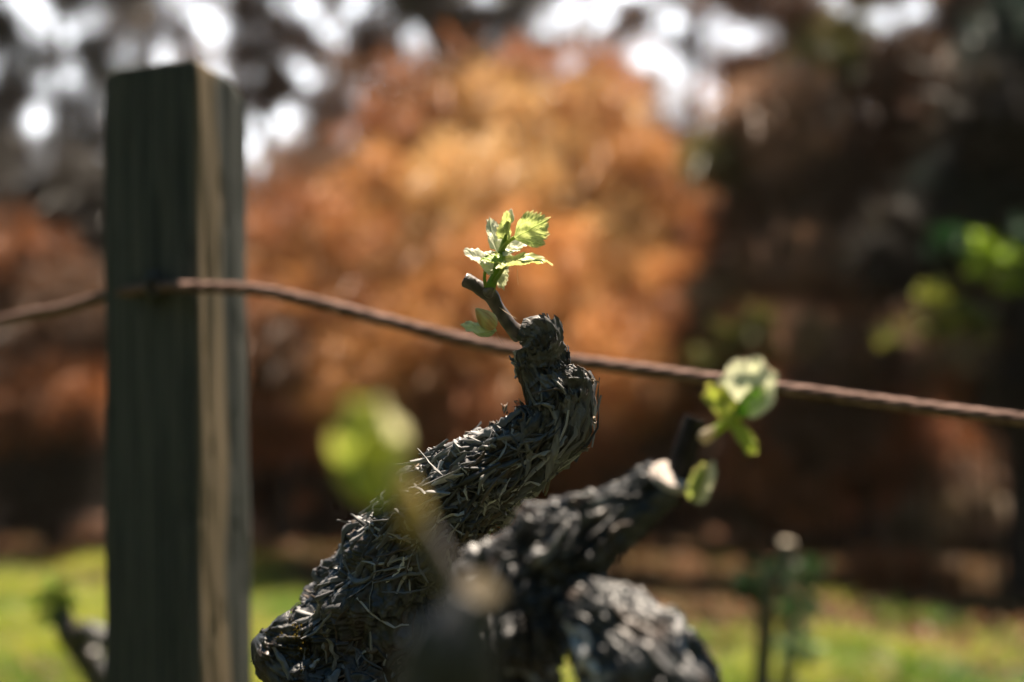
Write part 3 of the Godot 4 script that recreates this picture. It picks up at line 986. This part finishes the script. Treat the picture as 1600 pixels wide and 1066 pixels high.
func disc(center: Vector3, n: Vector3, r: float, col: Color, off: Vector3, sd: float) -> ArrayMesh:
	var X := n.cross(Vector3(0.1, 0.2, 0.97)).normalized()
	var Y := n.cross(X)
	var v := PackedVector3Array()
	var c := PackedColorArray()
	for i in 9:
		for j in 40:
			var a := TAU * j / 40
			var t := i / 8.0
			var rr := r * t * (1.0 + 0.06 * sin(a * 3.0 + sd))
			v.append(center + (X * cos(a) + Y * sin(a)) * rr + n * (0.0008 * nz.get_noise_3d(cos(a) * t * 4.0, sin(a) * t * 4.0, sd) - (0.004 if i == 8 else 0.0)))
			var ring := 0.85 + 0.25 * nz.get_noise_2d(t * 6.0, sd) + 0.15 * nz.get_noise_2d(a * 3.0, t * 2.0)
			c.append(col * ring)
	var m := grid_mesh(v, c, 9, 40, true, off, false)
	var arr := m.surface_get_arrays(0)
	var nn: PackedVector3Array = arr[Mesh.ARRAY_NORMAL]
	if nn[60].dot(n) < 0.0:
		return grid_mesh(v_add(arr[Mesh.ARRAY_VERTEX], off), c, 9, 40, true, off, true)
	return m

func v_add(v: PackedVector3Array, off: Vector3) -> PackedVector3Array:
	for i in v.size(): v[i] += off
	return v

func build_vine() -> void:
	var base := Vector3(P(790, 533, 1.15).x, 0, P(790, 533, 1.15).z)
	base.y = ground_y(base.x, base.z)
	var o := thing("grapevine", "old gnarled grapevine with shaggy grey bark and fresh green shoots in the middle foreground", "grapevine", base)
	# trunk below the frame
	var tg := gnarl([[base - Vector3(0, 0.06, 0), 0.085], [base + Vector3(0.01, 0.12, 0), 0.068], [base + Vector3(-0.01, 0.26, 0.0), 0.065], [base + Vector3(0, 0.38, 0), 0.072], [base + Vector3(0, 0.46, 0), 0.06]], 0.004, 100, base, 0.3)
	obj("trunk", tg.mesh, M.bark, o)

	# main arm, rising from the lower left to the focused spur
	var A := arm(o, "arm", [[790, 1560, 120, 1.16], [690, 1380, 135, 1.22], [590, 1200, 135, 1.34], [560, 1090, 130, 1.40], [582, 1000, 116, 1.40], [618, 920, 100, 1.38], [655, 845, 84, 1.36], [705, 785, 69, 1.335], [768, 737, 56, 1.315], [828, 702, 50, 1.305], [867, 662, 46, 1.30], [872, 622, 46, 1.30], [851, 586, 36, 1.30], [846, 558, 34, 1.30], [842, 535, 33, 1.30], [832, 522, 27, 1.30], [812, 514, 16, 1.30]], 0.0011, 240, base, 0.35)
	# shoulder at the lower left
	var S := arm(A.node, "knob", [[590, 1050, 90, 1.40], [510, 1030, 75, 1.39], [445, 1015, 52, 1.38], [412, 1000, 30, 1.38], [402, 992, 8, 1.38]], 0.0016, 150, base, 0.5, 1.3)
	var st := ribbons_new()
	shed(st, A, 420, 0.36, 0.88, 0.04, 2.3, 1.0, 0.20, 0.75)
	shed(st, A, 520, 0.36, 0.92, 0.05, 2.6, 1.5, 0.34, 0.32)
	shed(st, A, 240, 0.26, 0.55, 0.8, 1.7, 0.7, 0.16)
	shed(st, A, 300, 0.60, 0.80, 0.35, 1.5, 1.4, 0.55, 0.7)
	shed(st, A, 60, 0.90, 0.97, 0.1, 0.8)
	shed(st, S, 50, 0.2, 0.95, 0.5, 1.4)
	var fl := obj("bark_strip", ribbons_mesh(st, base), M.strip, A.node)
	fl.set_meta("kind", "stuff")
	# torn sheets of bark standing off the upper end: pixel of the foot, direction from the axis, length, width, lift (px)
	var sheets := [[838, 538, 0.0, 34, 36, 5], [866, 548, 0.25, 30, 36, 7], [846, 575, 0.1, 34, 44, 6], [878, 582, 0.2, 30, 30, 8], [828, 606, -0.2, 36, 34, 5],
		[868, 600, 0.35, 34, 40, 7], [905, 615, 0.2, 36, 30, 9], [890, 650, 0.3, 40, 34, 7], [852, 545, 0.15, 26, 26, 9], [918, 668, 0.1, 30, 26, 8], [836, 560, -0.1, 30, 26, 4], [884, 560, 0.1, 26, 24, 8],
		[872, 538, 0.35, 32, 36, 15], [880, 562, 0.3, 28, 30, 13], [832, 526, 0.1, 24, 30, 12], [912, 610, 0.25, 30, 30, 14], [812, 600, -0.2, 26, 24, 10], [922, 640, 0.2, 30, 24, 12], [850, 520, 0.5, 22, 26, 12]]
	for s: Array in sheets:
		var at := pick(A, s[0], s[1])
		var rb := ribbons_new()
		var g := rnd(0.02, 0.11)
		peel(rb, A, at[0], at[1], s[2], R(s[3], 1.28), R(s[4], 1.28), 0.0012, R(s[5], 1.28), 0.02, rnd(-0.2, 0.2), Color(g, g * 0.96, g * 0.93), 0.4, 1.6)
		obj("bark_sheet", ribbons_mesh(rb, base), M.strip, A.node)
	# frayed fibres on the right flank and the underside
	st = ribbons_new()
	for s: Array in [[918, 655, 936, 660, 1.29], [916, 662, 932, 652, 1.29], [912, 690, 905, 706, 1.29], [905, 705, 918, 700, 1.29], [758, 865, 742, 890, 1.33], [775, 826, 795, 838, 1.34], [770, 835, 790, 832, 1.33], [762, 850, 782, 856, 1.335], [800, 792, 812, 800, 1.32], [822, 640, 808, 626, 1.3], [790, 645, 796, 628, 1.3], [655, 722, 640, 735, 1.33], [925, 592, 934, 596, 1.29]]:
		var f := P(s[0], s[1], s[4])
		var e := P(s[2], s[3], s[4])
		for k in 4:
			var al := ((e - f).normalized() + rdir() * 0.35).normalized()
			var ou := al.cross(rdir()).normalized()
			ribbon(st, f + rdir() * 0.002, al, ou, f.distance_to(e) * rnd(0.7, 1.3), 0.0016, 0.001, rnd(-1.0, 1.0), 0.3, Color(0.28, 0.22, 0.17) * rnd(0.5, 1.2))
	fl = obj("frayed_fibre", ribbons_mesh(st, base), M.strip, A.node)
	fl.set_meta("kind", "stuff")
	# mustard moss on the shoulder
	st = ribbons_new()
	var mp := pick(S, 492, 990)
	var md: float = S.fr[3][S.pts.size() - 1] / S.pts.size()
	for k in 3000:
		var mf: float = mp[0] + rng.randfn() * 0.011 / md
		var ma: float = mp[1] + rng.randfn() * 0.26
		if nz.get_noise_2d(mf * md * 130.0, ma * 5.0) < rnd(-0.5, 0.3): continue
		var q := skin(S, mf, ma)
		var dv: Vector3 = (q[1] + rdir() * 0.7).normalized()
		ribbon(st, q[0] - q[1] * 0.0005, dv, dv.cross(rdir()).normalized(), rnd(0.0012, 0.0034), 0.0009, 0.0, rnd(-1, 1), 0.2, Color(0.17, 0.115, 0.014).lerp(Color(0.06, 0.055, 0.012), rng.randf()))
	var mo := obj("moss", ribbons_mesh(st, base), vmat(0.8, 0.3, 0.3), A.node)
	mo.set_meta("kind", "stuff")

	# right hand arm with a sawn end
	var B := arm(o, "arm", [[800, 1560, 110, 1.12], [790, 1400, 110, 1.08], [772, 1200, 90, 1.02], [782, 1050, 68, 0.99], [792, 950, 64, 0.99], [822, 897, 60, 1.0], [872, 862, 56, 1.0], [925, 828, 46, 1.0], [965, 805, 36, 1.0], [1000, 782, 33, 1.0], [1042, 754, 32, 1.0]], 0.0018, 150, base, 0.2, 2.2)
	var C := arm(o, "arm", [[800, 1560, 120, 1.14], [950, 1400, 115, 1.06], [1050, 1250, 100, 0.98], [1044, 1130, 90, 0.94], [1016, 1062, 84, 0.94], [978, 1014, 76, 0.95], [940, 976, 65, 0.965], [908, 950, 51, 0.975], [885, 930, 38, 0.98], [872, 922, 14, 0.98]], 0.0018, 160, base, 0.3, 0.9)
	st = ribbons_new()
	shed(st, B, 300, 0.35, 0.90, 0.1, 1.7, 1.0, 0.22, 0.7)
	fl = obj("bark_strip", ribbons_mesh(st, base), M.strip, B.node)
	fl.set_meta("kind", "stuff")
	st = ribbons_new()
	shed(st, C, 150, 0.3, 0.98, 0.2, 1.6, 1.0, 0.62)
	fl = obj("bark_strip", ribbons_mesh(st, base), M.strip, C.node)
	fl.set_meta("kind", "stuff")
	var bd := (P(1042, 752, 1.0) - P(985, 790, 1.0)).normalized()
	var bn := (bd * 0.7 + Vector3(0.0, 0.55, 0.7)).normalized()
	obj("sawn_end", disc(P(1041, 747, 0.99) + bd * 0.004, bn, R(34, 1.0), Color(0.46, 0.40, 0.36), base, 2.0), M.wood, B.node)
	obj("pruning_scar", disc(P(934, 792, 0.985), Vector3(-0.1, 0.85, 0.5).normalized(), R(22, 1.02), Color(0.22, 0.17, 0.14), base, 5.0), M.wood, B.node)

	# arm reaching towards the camera, cut flat on top
	var F := arm(o, "arm", [[800, 1900, 160, 0.98], [745, 1650, 160, 0.78], [705, 1350, 100, 0.66], [686, 1150, 84, 0.63], [700, 1045, 66, 0.62], [727, 968, 44, 0.62], [742, 932, 32, 0.62]], 0.003, 90, base, 0.2)
	obj("sawn_end", disc(P(745, 922, 0.62), Vector3(0.1, 0.8, 0.6).normalized(), R(40, 0.62), Color(0.085, 0.068, 0.042), base, 8.0), M.wood, F.node)

	build_spur(o, base)
	build_right_shoot(o, base)
	build_front_shoot(o, base)

	# strands of spider silk by the focused spur
	var sl := [[[770, 470, 1.292], [785, 484, 1.29], [808, 499, 1.285]], [[770, 512, 1.285], [778, 525, 1.285], [786, 538, 1.287]], [[809, 420, 1.29], [808, 432, 1.29], [810, 446, 1.29]], [[735, 436, 1.29], [745, 441, 1.29], [757, 440, 1.29]]]
	var tx := ["strand of spider silk stretched from the spur's node to the bark", "short strand of spider silk hanging below the lower buds", "short strand of spider silk hanging below the right leaf", "strand of spider silk between the cut tip of the spur and the shoot"]
	for i in sl.size():
		var kk := []
		for q: Array in sl[i]: kk.append([P(q[0], q[1], q[2]), 0.00011])
		tag(obj("spider_silk", tube(kk, 0.004, 5, Color(0.75, 0.6, 0.45), Vector3.ZERO, 0.0, 30.0, false), M.hair), tx[i], "spider silk", "strands of spider silk")

func stem(parent: Node3D, called: String, keys: Array, col: Color, col2: Color, base: Vector3, m: Material, sides := 16, rough := 0.08) -> MeshInstance3D:
	var kk := []
	for k: Array in keys: kk.append([P(k[0], k[1], k[3]), R(k[2], k[3])])
	return obj(called, tube(kk, 0.0012, sides, col, base, rough, 160.0, true, col2), m, parent)

func leaf(parent: Node3D, b: Array, t: Array, n: Vector3, width: float, fold: float, curl: float, base: Vector3, spread := 1.9, tint := Color(0.40, 0.46, 0.13), under := 0.0, teeth := 1.0) -> MeshInstance3D:
	var m := leaf_mesh(P(b[0], b[1], b[2]), P(t[0], t[1], t[2]), n, width, fold, curl, base, spread, tint, tint * Color(0.36, 0.50, 0.25), teeth, under)
	var l := obj("leaf", m, M.leaf, parent)
	return l

func build_spur(o: Node3D, base: Vector3) -> void:
	var d := 1.30
	# last year's cane, cut above the upper bud
	var cane := stem(o, "cane", [[812, 522, 15, 1.305], [800, 512, 11.5, 1.30], [788, 496, 11, 1.298], [776, 478, 10.5, 1.296], [768, 463, 12, 1.294], [757, 455, 12.2, 1.293], [745, 447, 11.0, 1.292], [734, 441, 11.3, 1.292], [727, 437, 11.6, 1.292]], Color(0.03, 0.024, 0.022), Color(0.10, 0.078, 0.07), base, M.bark, 40, 0.07)
	obj("cut_end", disc(P(725.5, 435.5, 1.292), (P(727, 437, 1.292) - P(745, 447, 1.292)).normalized(), R(11.2, d), Color(0.05, 0.04, 0.035), base, 1.0), M.bark, cane)
	obj("node", bud_mesh(P(757, 462, 1.285), P(772, 450, 1.283), R(9, d), base, Color(0.05, 0.04, 0.035), Color(0.12, 0.10, 0.09)), M.bark, cane)
	# lower pair of opening buds
	var b1 := bud_mesh(P(774, 513, 1.270), P(743, 482, 1.264), R(12.5, d), base, Color(0.66, 0.62, 0.28), Color(0.56, 0.36, 0.16), 0.9, 0.1)
	var bn := obj("bud", b1, M.leaf, cane)
	obj("down", fuzz_mesh(b1, 900, 0.0011, 0.00006, Color(0.62, 0.58, 0.48)), M.hair, bn).set_meta("kind", "stuff")
	var b2 := bud_mesh(P(774, 517, 1.282), P(734, 512, 1.278), R(10, d), base, Color(0.48, 0.60, 0.32), Color(0.64, 0.70, 0.46), 0.6, -1.1)
	bn = obj("bud", b2, M.leaf, cane)
	obj("down", fuzz_mesh(b2, 1200, 0.0012, 0.00006, Color(0.66, 0.66, 0.58)), M.hair, bn).set_meta("kind", "stuff")

	for q: Array in [[[776, 517, 1.275], [720, 509, 1.266], Vector3(0.0, 0.6, 1.0), Color(0.70, 0.80, 0.50), 0.40]]:
		var lm := leaf_mesh(P(q[0][0], q[0][1], q[0][2]), P(q[1][0], q[1][1], q[1][2]), q[2], q[4], 0.15, -0.05, base, 1.5, q[3], Color(q[3]) * Color(0.6, 0.68, 0.5), 0.1, 0.1)
		var le := obj("leaflet", lm, M.leaf, cane)
		obj("down", fuzz_mesh(lm, 500, 0.0010, 0.00005, Color(0.66, 0.64, 0.54)), M.hair, le).set_meta("kind", "stuff")

	# young green shoot
	var shoot := stem(o, "shoot", [[763, 456, 8.5, 1.288], [768, 444, 8.2, 1.287], [775, 425, 6.2, 1.287], [779, 408, 5.6, 1.287], [784, 392, 5.2, 1.287], [788, 376, 4.2, 1.287], [791, 362, 3.2, 1.287], [794, 352, 2.0, 1.287]], Color(0.13, 0.25, 0.03), Color(0.22, 0.33, 0.05), base, M.leaf, 18, 0.05)
	var pa := Color(0.20, 0.32, 0.05)
	var pb := Color(0.32, 0.36, 0.08)
	stem(shoot, "petiole", [[783, 393, 4.0, 1.286], [792, 380, 3.4, 1.284], [804, 371, 3.0, 1.282]], pa, pb, base, M.leaf)
	stem(shoot, "petiole", [[772, 441, 3.6, 1.284], [781, 428, 3.2, 1.280], [790, 413, 3.0, 1.275]], pa, pb, base, M.leaf)
	stem(shoot, "petiole", [[759, 448, 3.0, 1.286], [757, 436, 2.6, 1.284], [758, 422, 2.4, 1.284]], pa, pb, base, M.leaf)
	var lime := Color(0.52, 0.58, 0.20)
	var pale := Color(0.80, 0.82, 0.56)
	# big upper right leaf, backlit
	leaf(shoot, [802, 373, 1.283], [856, 343, 1.284], Vector3(-0.2, -0.55, 0.85), 0.95, 0.25, -0.08, base, 0.95, lime)
	# folded leaf at the tip
	leaf(shoot, [790, 374, 1.286], [797, 327, 1.283], Vector3(-0.3, -0.5, 0.9), 0.55, 0.9, 0.25, base, 1.6, lime)
	var tipb := bud_mesh(P(794, 350, 1.284), P(799, 327, 1.284), R(7, d), base, Color(0.45, 0.5, 0.25), Color(0.55, 0.56, 0.42), 0.8)
	bn = obj("bud", tipb, M.leaf, shoot)
	obj("down", fuzz_mesh(tipb, 900, 0.0016, 0.00007, Color(0.72, 0.70, 0.62)), M.hair, bn).set_meta("kind", "stuff")
	# upper left leaf, pale downy underside
	leaf(shoot, [778, 394, 1.288], [762, 346, 1.300], Vector3(0.35, 0.5, 0.85), 0.62, 0.6, 0.1, base, 1.5, pale, 0.55)
	# pale leaf below the big one
	leaf(shoot, [785, 392, 1.290], [822, 380, 1.298], Vector3(0.0, 0.75, 0.7), 0.8, 0.3, -0.1, base, 1.9, pale, 0.6)
	# flat leaf seen edge on, to the right, and its left lobe
	leaf(shoot, [790, 411, 1.275], [858, 406, 1.285], Vector3(0.0, 0.93, 0.36), 0.74, 0.12, -0.06, base, 2.1, Color(0.44, 0.50, 0.10), 0.15)
	leaf(shoot, [788, 410, 1.274], [751, 403, 1.268], Vector3(0.1, 0.85, 0.5), 0.75, 0.15, -0.12, base, 1.7, Color(0.30, 0.44, 0.05))
	# left leaf, white downy side up
	leaf(shoot, [768, 421, 1.284], [727, 390, 1.284], Vector3(0.3, 0.8, 0.55), 0.86, 0.25, -0.08, base, 1.8, pale, 0.75)
	# crinkled leaf behind the foot of the shoot
	leaf(shoot, [776, 412, 1.300], [787, 450, 1.302], Vector3(-0.2, 0.2, 1.0), 0.62, 0.2, 0.1, base, 1.9, Color(0.5, 0.52, 0.22), 0.4)
	for l in shoot.get_children():
		if l is MeshInstance3D and String(l.name).begins_with("leaf"):
			obj("down", fuzz_mesh(l.mesh, 420, 0.0011, 0.00005, Color(0.7, 0.68, 0.58)), M.hair, l).set_meta("kind", "stuff")

func build_right_shoot(o: Node3D, base: Vector3) -> void:
	var d := 0.99
	var cane := stem(o, "cane", [[1048, 765, 24, 1.0], [1062, 735, 20, 1.0], [1072, 700, 18.5, 1.0], [1082, 668, 18, 1.0], [1087, 652, 17, 1.0]], Color(0.014, 0.012, 0.012), Color(0.032, 0.026, 0.024), base, M.wood, 30, 0.08)
	obj("bud", bud_mesh(P(1084, 782, 0.985), P(1108, 726, 0.98), R(15, d), base, Color(0.46, 0.50, 0.20), Color(0.56, 0.50, 0.30), 0.9, 0.2), M.leaf, cane)
	leaf(cane, [1084, 786, 0.975], [1116, 722, 0.97], Vector3(0.6, 0.5, 0.7), 0.42, 0.5, -0.1, base, 1.5, Color(0.74, 0.72, 0.46), 0.4, 0.1)
	leaf(cane, [1082, 784, 0.972], [1100, 724, 0.966], Vector3(-0.4, 0.4, 0.9), 0.44, 0.5, -0.1, base, 1.5, Color(0.46, 0.52, 0.14), 0.0, 0.1)
	obj("bud", bud_mesh(P(1095, 690, 0.98), P(1118, 668, 0.975), R(11, d), base, Color(0.52, 0.45, 0.36), Color(0.42, 0.36, 0.22), 0.9), M.leaf, cane)
	var shoot := stem(o, "shoot", [[1098, 688, 9, 0.985], [1122, 670, 8, 0.98], [1142, 655, 7, 0.978], [1152, 640, 6, 0.976], [1158, 620, 5, 0.975]], Color(0.20, 0.30, 0.04), Color(0.30, 0.36, 0.07), base, M.leaf)
	leaf(shoot, [1158, 650, 0.975], [1184, 556, 0.965], Vector3(-0.1, 0.5, 0.85), 0.95, 0.30, -0.2, base, 1.5, Color(0.78, 0.78, 0.46), 0.4, 0.15)
	leaf(shoot, [1150, 648, 0.973], [1198, 600, 0.97], Vector3(0.3, -0.1, 0.9), 0.6, 0.3, 0.1, base, 1.6, Color(0.16, 0.34, 0.05), 0.0, 0.1)
	leaf(shoot, [1148, 668, 0.975], [1100, 604, 0.965], Vector3(0.3, 0.3, 0.9), 0.6, 0.35, 0.0, base, 1.6, Color(0.50, 0.54, 0.08), 0.0, 0.1)
	leaf(shoot, [1138, 660, 0.97], [1186, 708, 0.965], Vector3(0.3, 0.4, 0.9), 0.5, 0.3, -0.2, base, 1.5, Color(0.44, 0.52, 0.07), 0.0, 0.1)

func build_front_shoot(o: Node3D, base: Vector3) -> void:
	var cane := stem(o, "cane", [[725, 965, 26, 0.625], [700, 905, 21, 0.622], [672, 850, 19, 0.62], [648, 806, 18, 0.62], [640, 790, 15, 0.62]], Color(0.035, 0.030, 0.027), Color(0.085, 0.07, 0.06), base, M.bark, 24, 0.08)
	obj("bud", bud_mesh(P(652, 845, 0.612), P(632, 735, 0.612), R(25, 0.61), base, Color(0.34, 0.29, 0.09), Color(0.40, 0.30, 0.12), 0.8), M.leaf, cane)
	var shoot := stem(o, "shoot", [[640, 800, 8, 0.615], [618, 770, 7, 0.612], [598, 745, 6, 0.61], [585, 720, 4, 0.61]], Color(0.20, 0.30, 0.04), Color(0.30, 0.34, 0.07), base, M.leaf)
	leaf(shoot, [590, 785, 0.612], [556, 620, 0.606], Vector3(0.15, 0.3, 0.95), 0.70, 0.25, 0.0, base, 1.5, Color(0.40, 0.46, 0.07), 0.0, 0.1)
	leaf(shoot, [606, 790, 0.612], [604, 622, 0.608], Vector3(-0.35, 0.45, 0.8), 0.55, 0.35, 0.0, base, 1.5, Color(0.55, 0.53, 0.24), 0.3, 0.1)

# ------------------------------------------------------------------ vines and stake farther back
func build_far_vines() -> void:
	var b := G(150, 3.5)
	var o := thing("far_grapevine", "small dark forked grapevine at the lower left, half hidden by the post", "grapevine", b)
	var g := gnarl([[G(170, 3.5) - Vector3(0, 0.04, 0), 0.05], [P(185, 1150, 3.5), 0.04], [P(165, 1075, 3.5), 0.034], [P(135, 1025, 3.5), 0.03], [P(108, 990, 3.5), 0.026], [P(95, 955, 3.5), 0.018], [P(93, 940, 3.5), 0.008]], 0.006, 40, b, 0.2)
	obj("trunk", g.mesh, M.bark, o)
	g = gnarl([[P(112, 995, 3.5), 0.02], [P(128, 985, 3.48), 0.02], [P(150, 990, 3.45), 0.02], [P(172, 1010, 3.45), 0.02], [P(185, 1040, 3.45), 0.016]], 0.006, 30, b, 0.2)
	obj("arm", g.mesh, M.bark, o)
	var broad := blade_spray(8, 0.07, 0.03, 0.2, 0.9)
	var xf := []
	var cs := []
	for k in 7:
		xf.append(Transform3D(Basis(rdir(), rnd(0, TAU)), P(95 + rnd(-12, 12), 935 + rnd(-14, 10), 3.5) - b))
		cs.append(Color(0.14, 0.2, 0.03))
	scatter("leaves", broad, M.crown, xf, cs, o)

	# stake with a young vine at the lower right
	b = G(1222, 4.2)
	o = thing("vine_stake", "slim weathered vine stake with a pale lit top at the lower right", "stake", b)
	obj("stake_body", tube([[b - Vector3(0, 0.08, 0), 0.022], [b + Vector3(0.005, 0.3, 0), 0.021], [P(1230, 848, 4.2), 0.020]], 0.03, 14, Color(0.11, 0.10, 0.08), b, 0.12, 40.0), M.wood, o)
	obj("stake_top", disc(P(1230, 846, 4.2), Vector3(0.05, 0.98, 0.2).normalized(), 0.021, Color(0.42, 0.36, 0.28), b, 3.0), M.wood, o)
	b = G(1188, 4.0)
	o = thing("far_grapevine", "dark young grapevine with a few green leaves beside the stake at the lower right", "grapevine", b)
	g = gnarl([[b - Vector3(0, 0.04, 0), 0.03], [P(1192, 1060, 4.0), 0.024], [P(1196, 980, 4.0), 0.022], [P(1188, 930, 4.0), 0.018], [P(1172, 900, 4.0), 0.012]], 0.008, 30, b, 0.2)
	obj("trunk", g.mesh, M.bark, o)
	g = gnarl([[P(1195, 975, 4.0), 0.014], [P(1206, 930, 4.0), 0.012], [P(1210, 895, 4.0), 0.006]], 0.008, 24, b, 0.2)
	obj("arm", g.mesh, M.bark, o)
	xf = []
	cs = []
	for q: Array in [[1168, 912, 4, Color(0.018, 0.04, 0.014)], [1182, 903, 2, Color(0.018, 0.04, 0.014)], [1245, 950, 3, Color(0.04, 0.08, 0.03)], [1240, 1015, 3, Color(0.12, 0.18, 0.08)], [1250, 905, 2, Color(0.03, 0.06, 0.02)]]:
		for k in int(q[2]):
			xf.append(Transform3D(Basis(rdir(), rnd(0, TAU)), P(q[0] + rng.randfn() * 9, q[1] + rng.randfn() * 10, 4.0 + rnd(-0.05, 0.05)) - b))
			cs.append(q[3])
	scatter("leaves", broad, M.crown, xf, cs, o)
